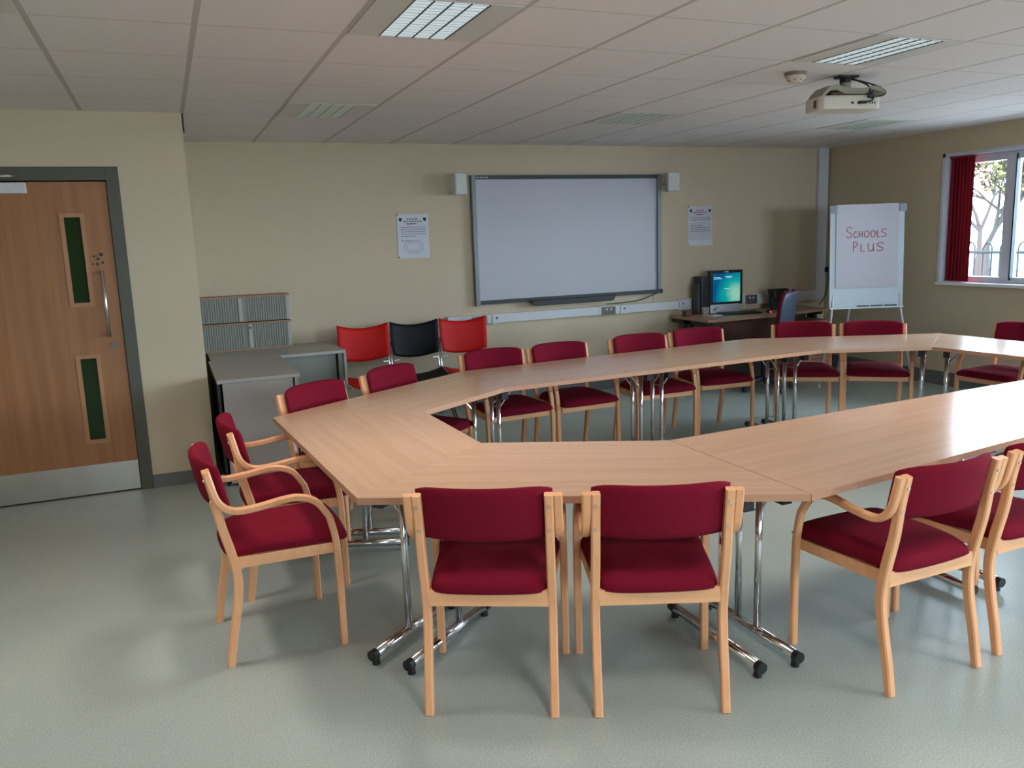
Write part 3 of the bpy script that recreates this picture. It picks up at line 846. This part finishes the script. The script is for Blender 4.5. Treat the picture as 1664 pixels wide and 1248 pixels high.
for (x0, x1, col, lab) in bs:
    xm = (x0+x1)/2; hw = (x1-x0)/2
    t = thing('shell_chair', lab, 'chair', (xm, 7.2, 0), 0, 'linked shell seats by the back wall')
    def fb(u, v, hw=hw):
        z = .725+v*.148 + (.044*u*u)*max(v, 0) + (.04*u*u)*max(-v, 0)
        return (u*hw*(1-.05*max(0, -v)), .02+.02*v+.05*(1-u*u), z)
    bm = bmesh.new(); shell(bm, fb); obj('backrest', bm, col+'_shell', t, smooth=True)
    def fs(u, v, hw=hw):
        return (u*hw*(1-.12*max(0, v)**3), -.02-.21*(v+1)+.0, .445-.025*(1-u*u)+.02*u*u*abs(v)-.03*max(0, v)**3+.015*max(0, -v))
    bm = bmesh.new(); shell(bm, fs); obj('seat', bm, col+'_shell', t, smooth=True)
    for s_ in (-1, 1):
        bm = bmesh.new(); X_ = s_*(hw-.006)
        tube(bm, smooth_path([(X_, .06, .74), (X_, .05, .55), (X_, 0, .43), (X_, -.2, .41), (X_, -.38, .42)], 4), .009, 8)
        tube(bm, smooth_path([(X_, -.16, .41), (X_, -.12, .2), (X_, .1, .012)], 4), .009, 8)
        tube(bm, smooth_path([(X_, -.06, .41), (X_, -.2, .2), (X_, -.42, .012)], 4), .009, 8)
        obj('side_frame', bm, 'chrome', t, smooth=True)
    bm = bmesh.new(); tube(bm, [(-hw+.006, -.06, .415), (hw-.006, -.06, .415)], .01, 8)
    box(bm, -hw+.02, -hw+.07, .0, .045, .566, .575); box(bm, hw-.07, hw-.02, .0, .045, .566, .575)
    obj('cross_bar', bm, 'chrome', t)

# ------------------------------------------------------------------ cupboards left
t = thing('low_cupboard', 'pale grey low cupboard with a flat top beside the wall corner', 'cupboard', (.52, 6.33, 0))
obj('top', bx(-.275, .275, -.535, .53, .72, .745), 'laminate_grey', t, bevel=.002)
obj('front_panel', bx(-.24, .225, -.525, -.505, .02, .72), 'panel_grey', t)
obj('side_panel', bx(.238, .262, -.525, .52, 0, .72), 'panel_grey', t)
obj('side_panel', bx(-.27, -.255, -.50, .52, 0, .72), 'black_plastic', t)  # black sheet standing in for the dark space behind the wall corner
obj('back_panel', bx(-.255, .238, .50, .52, 0, .72), 'panel_grey', t)
t = thing('side_desk', 'pale grey desk against the back wall behind the low cupboard', 'desk', (.80, 7.23, 0))
obj('top', bx(-.535, .53, -.365, .355, .72, .745), 'laminate_grey', t, bevel=.002)
obj('modesty_panel', bx(-.5, .46, -.28, -.262, .1, .72), 'steel_grey', t)
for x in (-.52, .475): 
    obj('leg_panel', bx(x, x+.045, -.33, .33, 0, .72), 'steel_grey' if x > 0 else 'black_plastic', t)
obj('edge_post', bx(.515, .535, -.355, -.33, 0, .72), 'laminate_grey', t)
t = thing('tambour_cabinet', 'grey shuttered wall cabinet with brown shelves standing on the side desk', 'cabinet', (.6, 7.49, .745))
for k, z in enumerate((0, .232)):
    bm = bmesh.new(); box(bm, -.37, .37, -.06, .1, z+.012, z+.222)
    obj('shutter_body', bm, 'steel_grey', t)
    bm = bmesh.new()
    for q in range(34):
        x = -.345+q*.0205
        if abs(x+.01) > .02: box(bm, x, x+.012, -.068, -.06, z+.014, z+.22)
    obj('tambour_shutter', bm, 'laminate_grey' if 0 else 'steel_grey', t)
    xh = -.035 if k else .03
    bm = bmesh.new(); box(bm, xh-.014, xh+.014, -.074, -.06, z+.014, z+.22)
    obj('centre_stile', bm, 'laminate_grey', t)
    obj('edge_stile', bx(.345, .372, -.072, .1, z+.012, z+.222), 'laminate_grey', t)
for z in (0, .222, .452): obj('shelf_board', bx(-.375, .378, -.08, .105, z-.002, z+.015), 'tambour_wood', t)
bm = bmesh.new(); tube(bm, [(.03, -.074, .19), (.03, -.08, .19)], .008, 10); obj('lock', bm, 'black_plastic', t)

# ------------------------------------------------------------------ computer desk
DH = .735
t = thing('computer_desk', 'brown laminate desk in the right corner carrying the computer', 'desk', (5.9, 7.24, 0))
bm = bmesh.new(); prism(bm, [(-.9, -.37), (.0, -.33), (.87, -.16), (.87, .34), (-.9, .34)], DH-.028, DH, 0, 0)
obj('desktop', bm, 'desk_wood', t, bevel=.002)
bm = bmesh.new(); prism(bm, [(-.8, -.30), (.0, -.26), (.36, -.2), (.36, -.18), (.0, -.24), (-.8, -.28)], .22, DH-.028)
obj('modesty_panel', bm, 'desk_panel', t)
for x in (-.86, .80):
    bm = bmesh.new(); box(bm, x-.02, x+.02, -.31 if x < 0 else -.1, .32, 0, .04); box(bm, x-.02, x+.02, -.02, .1, .04, DH-.03); box(bm, x-.02, x+.02, -.31 if x < 0 else -.1, .32, DH-.07, DH-.028)
    obj('leg_frame', bm, 'black_plastic', t)
bm = bmesh.new(); box(bm, .36, .86, .2, .22, .3, DH-.028); obj('back_panel', bm, 'dark_plastic', t)
t = thing('drawer_pedestal', 'small beech drawer pedestal under the right end of the computer desk', 'drawer unit', (6.48, 7.18, 0))
obj('body', bx(-.2, .2, -.2, .25, .05, .60), 'ped_wood', t, bevel=.002)
obj('top', bx(-.205, .205, -.215, .25, .60, .62), 'ped_wood', t)
for k in range(3):
    d = obj('drawer', bx(-.195, .195, -.215, -.2, .065+k*.178, .235+k*.178), 'ped_wood', t, bevel=.002)
    obj('drawer_handle', bx(-.06, .06, -.228, -.215, .2+k*.178, .21+k*.178), 'steel', d)
for sx in (-.16, .16):
    for sy in (-.16, .2):
        bm = bmesh.new(); tube(bm, [(sx-.012, sy, .025), (sx+.012, sy, .025)], .025, 12); obj('castor', bm, 'black_plastic', t)

mo = thing('desktop_computer', 'desktop computer with a lit teal screen above a silver front panel', 'computer', (5.60, 7.4, DH), math.radians(-3))
obj('screen_bezel', bx(-.205, .205, -.02, .03, .09, .462), 'black_plastic', mo, bevel=.004)
sc = obj('screen', bx(-.172, .172, -.0225, -.02, .122, .432), 'screen', mo)
bm = bmesh.new(); box(bm, -.165, -.08, -.0235, -.0225, .385, .392); box(bm, -.02, .07, -.0235, -.0225, .39, .397); box(bm, -.165, -.06, -.0235, -.0225, .372, .378); box(bm, 0, .055, -.0235, -.0225, .377, .383); box(bm, -.03, .04, -.0235, -.0225, .262, .268)
obj('screen_text', bm, 'icon', sc)
bm = bmesh.new(); box(bm, -.025, .02, -.0225, -.02, .441, .452); obj('bezel_badge', bm, 'silver', mo)
obj('base_unit', bx(-.2, .17, -.012, .14, 0, .1), 'black_plastic', mo, bevel=.004)
b_ = obj('silver_front', bx(-.2, .165, -.022, -.012, .004, .098), 'silver', mo, bevel=.003)
bm = bmesh.new(); vs = box(bm, -.165, -.105, -.0232, -.022, .05, .058); vs += box(bm, -.17, -.13, -.0232, -.022, .04, .044)
for v in vs: v.co.z += (v.co.x+.14)*.35
obj('maker_badge', bm, 'ink_dark', b_)
t = thing('speaker_tower', 'tall narrow black unit standing left behind the monitor', 'computer', (5.335, 7.46, DH), 0)
obj('casing', bx(-.05, .055, -.06, .08, 0, .405), 'black_plastic', t, bevel=.006)
obj('side_vent', bx(-.075, -.05, -.04, .06, .01, .33), 'dark_plastic', t, bevel=.004)
kb = thing('keyboard', 'black keyboard on the desk in front of the monitor', 'keyboard', (5.64, 7.2, DH), math.radians(-10))
bm = bmesh.new(); vs = box(bm, -.23, .23, -.075, .075, 0, .022)
for v in vs:
    if v.co.y < 0 and v.co.z > .01: v.co.z = .012
obj('keyboard_body', bm, 'black_plastic', kb, bevel=.003)
bm = bmesh.new()
for r_ in range(5):
    for k in range(15): box(bm, -.215+k*.0285, -.191+k*.0285, -.06+r_*.025, -.04+r_*.025, .008, .017+r_*.0018)
obj('keys', bm, 'dark_plastic', kb)
ms = thing('mouse', 'black computer mouse glowing red beside the keyboard', 'mouse', (5.97, 7.13, DH), math.radians(-15))
bm = bmesh.new(); bmesh.ops.create_uvsphere(bm, u_segments=16, v_segments=10, radius=1)
for v in bm.verts: v.co = Vector((v.co.x*.034, v.co.y*.058, max(0, v.co.z)*.036))
obj('mouse_body', bm, 'black_plastic', ms, smooth=True)
bm = bmesh.new(); bmesh.ops.create_uvsphere(bm, u_segments=10, v_segments=6, radius=.009)
for v in bm.verts: v.co += Vector((-.005, -.052, .01))
obj('mouse_light', bm, 'led_red', ms)
ph = thing('desk_phone', 'black desk phone behind the swivel chair back', 'telephone', (6.3, 7.36, DH), math.radians(-8))
bm = bmesh.new(); vs = box(bm, -.09, .1, -.03, .05, 0, .13)
for v in vs:
    if v.co.z > .1: v.co.y += .03
obj('phone_stand', bm, 'black_plastic', ph, bevel=.006)
bm = bmesh.new(); vs = box(bm, -.11, .11, -.045, .04, .125, .225)
for v in vs:
    if v.co.z > .2: v.co.y += .03
obj('phone_body', bm, 'black_plastic', ph, bevel=.01)
bm = bmesh.new(); tube(bm, smooth_path([(-.085, -.05, .135), (-.095, -.065, .16), (-.09, -.045, .21)], 4), [.016]*9, 10)
obj('handset', bm, 'dark_plastic', ph, smooth=True)
cu = thing('tumbler', 'clear plastic tumbler at the left end of the computer desk', 'cup', (5.2, 7.2, DH))
bm = bmesh.new(); tube(bm, [(0, 0, 0), (0, 0, .1)], [.03, .04], 18, cap=False); obj('cup_wall', bm, 'tumbler', cu, smooth=True)
bm = bmesh.new(); tube(bm, [(0, 0, 0), (0, 0, .003)], .03, 18); obj('cup_base', bm, 'tumbler', cu)
tag(obj('paper_pad', bx(-.08, .08, -.05, .05, 0, .008), 'flip_paper', loc=(5.33, 7.22, DH), rotz=.2), 'small white paper pad on the desk left of the keyboard', 'paper')
bm = bmesh.new(); box(bm, -.02, .05, -.04, .04, 0, .06)
tag(obj('card_box', bm, 'smear', loc=(5.06, 7.36, DH)), 'small brown box at the very left end of the computer desk', 'box')

# swivel chair
sw = thing('swivel_chair', 'swivel office chair with burgundy back and blue grey shell, at the computer desk', 'chair', (5.56, 6.70, 0), math.radians(118-90))
def fbk(u, v):
    return (u*.2*(1-.4*max(0, v)**5-.25*max(0, -v)**4), -.22-.03*v-.04*(1-u*u)*0+.03*u*u, .76+v*.25)
bm = bmesh.new(); shell(bm, fbk, 14, 12, .035); obj('backrest', bm, 'dark_red', sw, smooth=False, bevel=.012)
bm = bmesh.new(); shell(bm, lambda u, v: tuple(Vector(fbk(u*.98, v*.98))+Vector((0, -.004, 0))), 14, 12, -.05 if 0 else .012)
o = obj('back_shell', bm, 'blue_grey', sw, smooth=True); o.location = (0, -.028, 0)
bm = bmesh.new(); vs = box(bm, -.23, .23, -.2, .25, .44, .51); obj('seat', bm, 'dark_red', sw, bevel=.03)
bm = bmesh.new(); tube(bm, smooth_path([(0, -.1, .43), (0, -.25, .42), (0, -.27, .55), (0, -.27, .7)], 4), .018, 8); obj('back_stem', bm, 'black_plastic', sw)
bm = bmesh.new(); tube(bm, [(0, 0, .1), (0, 0, .3), (0, 0, .3), (0, 0, .44)], [.03, .03, .018, .018], 12); obj('gas_column', bm, 'black_plastic', sw)
for k in range(5):
    a = k*2*PI/5+.3; ca, sa = math.cos(a), math.sin(a)
    bm = bmesh.new(); tube(bm, [(0, 0, .11), (.15*ca, .15*sa, .1), (.28*ca, .28*sa, .075)], [.028, .022, .016], 8)
    l = obj('base_arm', bm, 'blue_grey', sw, smooth=True)
    bm = bmesh.new(); tube(bm, [(.28*ca-.015*sa, .28*sa+.015*ca, .028), (.28*ca+.015*sa, .28*sa-.015*ca, .028)], .028, 12); obj('castor', bm, 'black_plastic', l)

# ------------------------------------------------------------------ flipchart easel (local x right, y back)
fc = thing('flipchart_easel', 'white flipchart easel with a paper pad reading SCHOOLS PLUS by the right wall', 'flipchart', (6.53, 6.335, 0), -YAW+.0)
HWD = .372
tilt = .05
def on_board(x, z, off=0):                # point on the leaning board face
    return (x, (z-.78)*tilt-off, z)
def slab(bm, xa, xb, za, zb, f, b):
    vs = [bm.verts.new(on_board(x, z, o_)) for x in (xa, xb) for z in (za, zb) for o_ in (f, b)]
    for q in ((0, 2, 6, 4), (1, 5, 7, 3), (0, 1, 3, 2), (4, 6, 7, 5), (0, 4, 5, 1), (2, 3, 7, 6)): bm.faces.new([vs[k] for k in q])
bm = bmesh.new(); slab(bm, -HWD, HWD, .81, 1.79, 0, -.02); obj('board', bm, 'flip_board', fc)
bm = bmesh.new(); slab(bm, -HWD, HWD, .795, .812, .022, -.02)
obj('pen_ledge', bm, 'flip_board', fc)
bm = bmesh.new(); slab(bm, -HWD-.012, -HWD+.06, 1.75, 1.825, .022, -.02); slab(bm, HWD-.06, HWD+.012, 1.75, 1.825, .022, -.02); slab(bm, -HWD, HWD, 1.775, 1.8, .01, -.02)
obj('pad_clamp', bm, 'flip_grey', fc)
bm = bmesh.new(); slab(bm, -.318, .31, 1.005, 1.832, .014, .0); pad = obj('paper_pad', bm, 'flip_paper', fc)
bm = bmesh.new(); slab(bm, -.318, .31, 1.748, 1.752, .0148, .014); slab(bm, -.30, .30, 1.66, 1.662, .0145, .014); obj('pad_fold', bm, 'flip_board', pad)
# handwriting: strokes in board coordinates
def stroke(bm, pts, w=.0042):
    P = [on_board(x, z, .0155) for x, z in pts]
    tube(bm, smooth_path(P, 4), w, 5)
def letters(bm, text, x, z, h, w, gap):
    S = {'S': [[(.95, .85), (.6, 1), (.2, .88), (.1, .68), (.4, .52), (.8, .38), (.85, .16), (.5, 0), (.05, .1)]],
         'C': [[(.85, .85), (.45, .95), (.1, .6), (.15, .2), (.5, 0), (.9, .15)]],
         'H': [[(.1, 1), (.08, 0)], [(.08, .5), (.85, .52)], [(.85, 1), (.85, 0)]],
         'O': [[(.5, 1), (.12, .7), (.15, .2), (.5, 0), (.88, .3), (.85, .8), (.5, 1)]],
         'L': [[(.15, 1), (.12, .5), (.15, .05), (.85, .03)]],
         'P': [[(.12, 0), (.14, .5), (.1, 1)], [(.1, 1), (.6, .98), (.8, .75), (.55, .52), (.14, .48)]],
         'U': [[(.1, 1), (.1, .35), (.4, 0), (.8, .25), (.85, 1)], [(.85, .4), (.9, 0)]]}
    for ch, hh, ww in text:
        for st in S[ch]: stroke(bm, [(x+a*ww*w, z+b*hh*h) for a, b in st])
        x += ww*w+gap
bm = bmesh.new(); letters(bm, [('S', 1.25, 1.25), ('C', .72, .9), ('H', .72, .8), ('O', .78, 1.1), ('O', .78, 1), ('L', .8, .7), ('S', .95, 1.1)], -.22, 1.505, .085, .052, .009)
letters(bm, [('P', 1.15, .9), ('L', .85, .8), ('U', .9, 1.1), ('S', 1.0, 1.2)], -.15, 1.365, .085, .062, .022)
obj('handwriting', bm, 'marker_red', pad)
bm = bmesh.new()
for k in range(3): tube(bm, [on_board(-.1+k*.14, .819, .02), on_board(.02+k*.14, .819, .02)], .006, 6)
obj('marker_pen', bm, 'gasket', fc)
for s_ in (-1, 1):
    bm = bmesh.new(); tube(bm, [(s_*.30, .06, 1.2), (s_*.36, -.02, .7), (s_*.475, -.06, .035)], .012, 8)
    l = obj('leg', bm, 'flip_leg', fc, smooth=True)
    bm = bmesh.new(); tube(bm, [(s_*.475, -.06, .035), (s_*.478, -.062, 0)], .018, 8); obj('rubber_foot', bm, 'white_plastic', l)
bm = bmesh.new(); tube(bm, [(-.1, .08, 1.2), (-.11, .16, .7), (-.12, .40, .0)], .012, 8); obj('leg', bm, 'flip_leg', fc, smooth=True)

# ------------------------------------------------------------------ outside
og = struct('ground_outside', bx(-40, 40, -40, 40, -.3, -.11), 'tarmac')
t = thing('railing_fence', 'hoop topped metal railing fence outside the window', 'fence', (13, 8, -.02))
bm = bmesh.new(); tube(bm, [(0, -8, 1.12), (0, 10, 1.12)], .032, 6); obj('top_rail', bm, 'railing', t)
bm = bmesh.new(); tube(bm, [(0, -8, .15), (0, 10, .15)], .02, 6); obj('bottom_rail', bm, 'railing', t)
bm = bmesh.new()
for k in range(56):
    y = -8+k*.32
    tube(bm, [(0, y, 0), (0, y, 1.2), (0, y+.04, 1.27), (0, y+.08, 1.29), (0, y+.12, 1.27), (0, y+.16, 1.2), (0, y+.16, 0)], .017, 5)
o = obj('hoop_bars', bm, 'railing', t); o['kind'] = 'stuff'
def tree(x, y, h, label, seed):
    rnd = random.Random(seed)
    t = thing('tree', label, 'tree', (x, y, -.02), 0, 'trees beyond the fence')
    bm = bmesh.new(); leaves = []
    def grow(p, d, l, r, n):
        q = p+d*l; m_ = (p+q)/2+Vector((rnd.uniform(-.05, .05), rnd.uniform(-.05, .05), 0))*l
        tube(bm, [p, m_, q], [r, r*.85, r*.7], 6)
        if n == 0: leaves.append(q); leaves.append(m_); return
        for _ in range(3):
            nd = (d+Vector((rnd.uniform(-.8, .8), rnd.uniform(-.8, .8), rnd.uniform(-.25, .6)))).normalized()
            grow(q, nd, l*rnd.uniform(.62, .85), r*.6, n-1)
    grow(Vector((0, 0, 0)), Vector((0, 0, 1)), h*.17, .10, 6)
    obj('trunk', bm, 'bark', t)
    bm = bmesh.new()
    for p in leaves:
        for _ in range(4):
            c_ = p+Vector([rnd.gauss(0, .16) for _ in range(3)]); a = Vector([rnd.uniform(-1, 1) for _ in range(3)]).normalized(); b = a.orthogonal().normalized()
            s_ = rnd.uniform(.04, .08)
            bm.faces.new([bm.verts.new(c_+a*s_), bm.verts.new(c_+b*s_*.6), bm.verts.new(c_-a*s_), bm.verts.new(c_-b*s_*.6)])
    o = obj('foliage', bm, 'leaf', t); o['kind'] = 'stuff'
tree(17, 13.1, 6.6, 'yellowing tree beyond the railing fence seen through the window', 4)
tree(22, 17.2, 8, 'thin tree further off beyond the fence, left of the nearer one', 9)

# ------------------------------------------------------------------ light
w = bpy.data.worlds.new('overcast_sky'); scene.world = w; w.use_nodes = True
nt = w.node_tree; nt.nodes.clear()
o = N(nt, 'ShaderNodeOutputWorld'); b = N(nt, 'ShaderNodeBackground')
b.inputs[0].default_value = (.72, .85, 1, 1); b.inputs[1].default_value = 30
nt.links.new(b.outputs[0], o.inputs[0])
for (a, c_) in ADDED_WINS:  # portals for the added rear windows
    L = bpy.data.lights.new('window_portal', 'AREA'); L.shape = 'RECTANGLE'; L.size = c_-a; L.size_y = 1.27; L.cycles.is_portal = True
    lo = bpy.data.objects.new('window_portal', L); C.objects.link(lo); lo.location = ((a+c_)/2, YR-.31, (WZ0+WZ1)/2)
    lo.rotation_euler = (math.radians(90), 0, 0)
for (a, c_) in WINS:
    L = bpy.data.lights.new('window_portal', 'AREA'); L.shape = 'RECTANGLE'; L.size = 1.27; L.size_y = c_-a; L.cycles.is_portal = True
    lo = bpy.data.objects.new('window_portal', L); C.objects.link(lo); lo.location = (XR+.31, (a+c_)/2, (WZ0+WZ1)/2)
    lo.rotation_euler = (0, math.radians(90), 0)

# ------------------------------------------------------------------ view
vs_ = scene.view_settings
scene.display_settings.display_device = 'sRGB'
vs_.view_transform = 'Standard'; vs_.look = 'None'; vs_.exposure = -.1; vs_.gamma = 1; vs_.use_curve_mapping = False
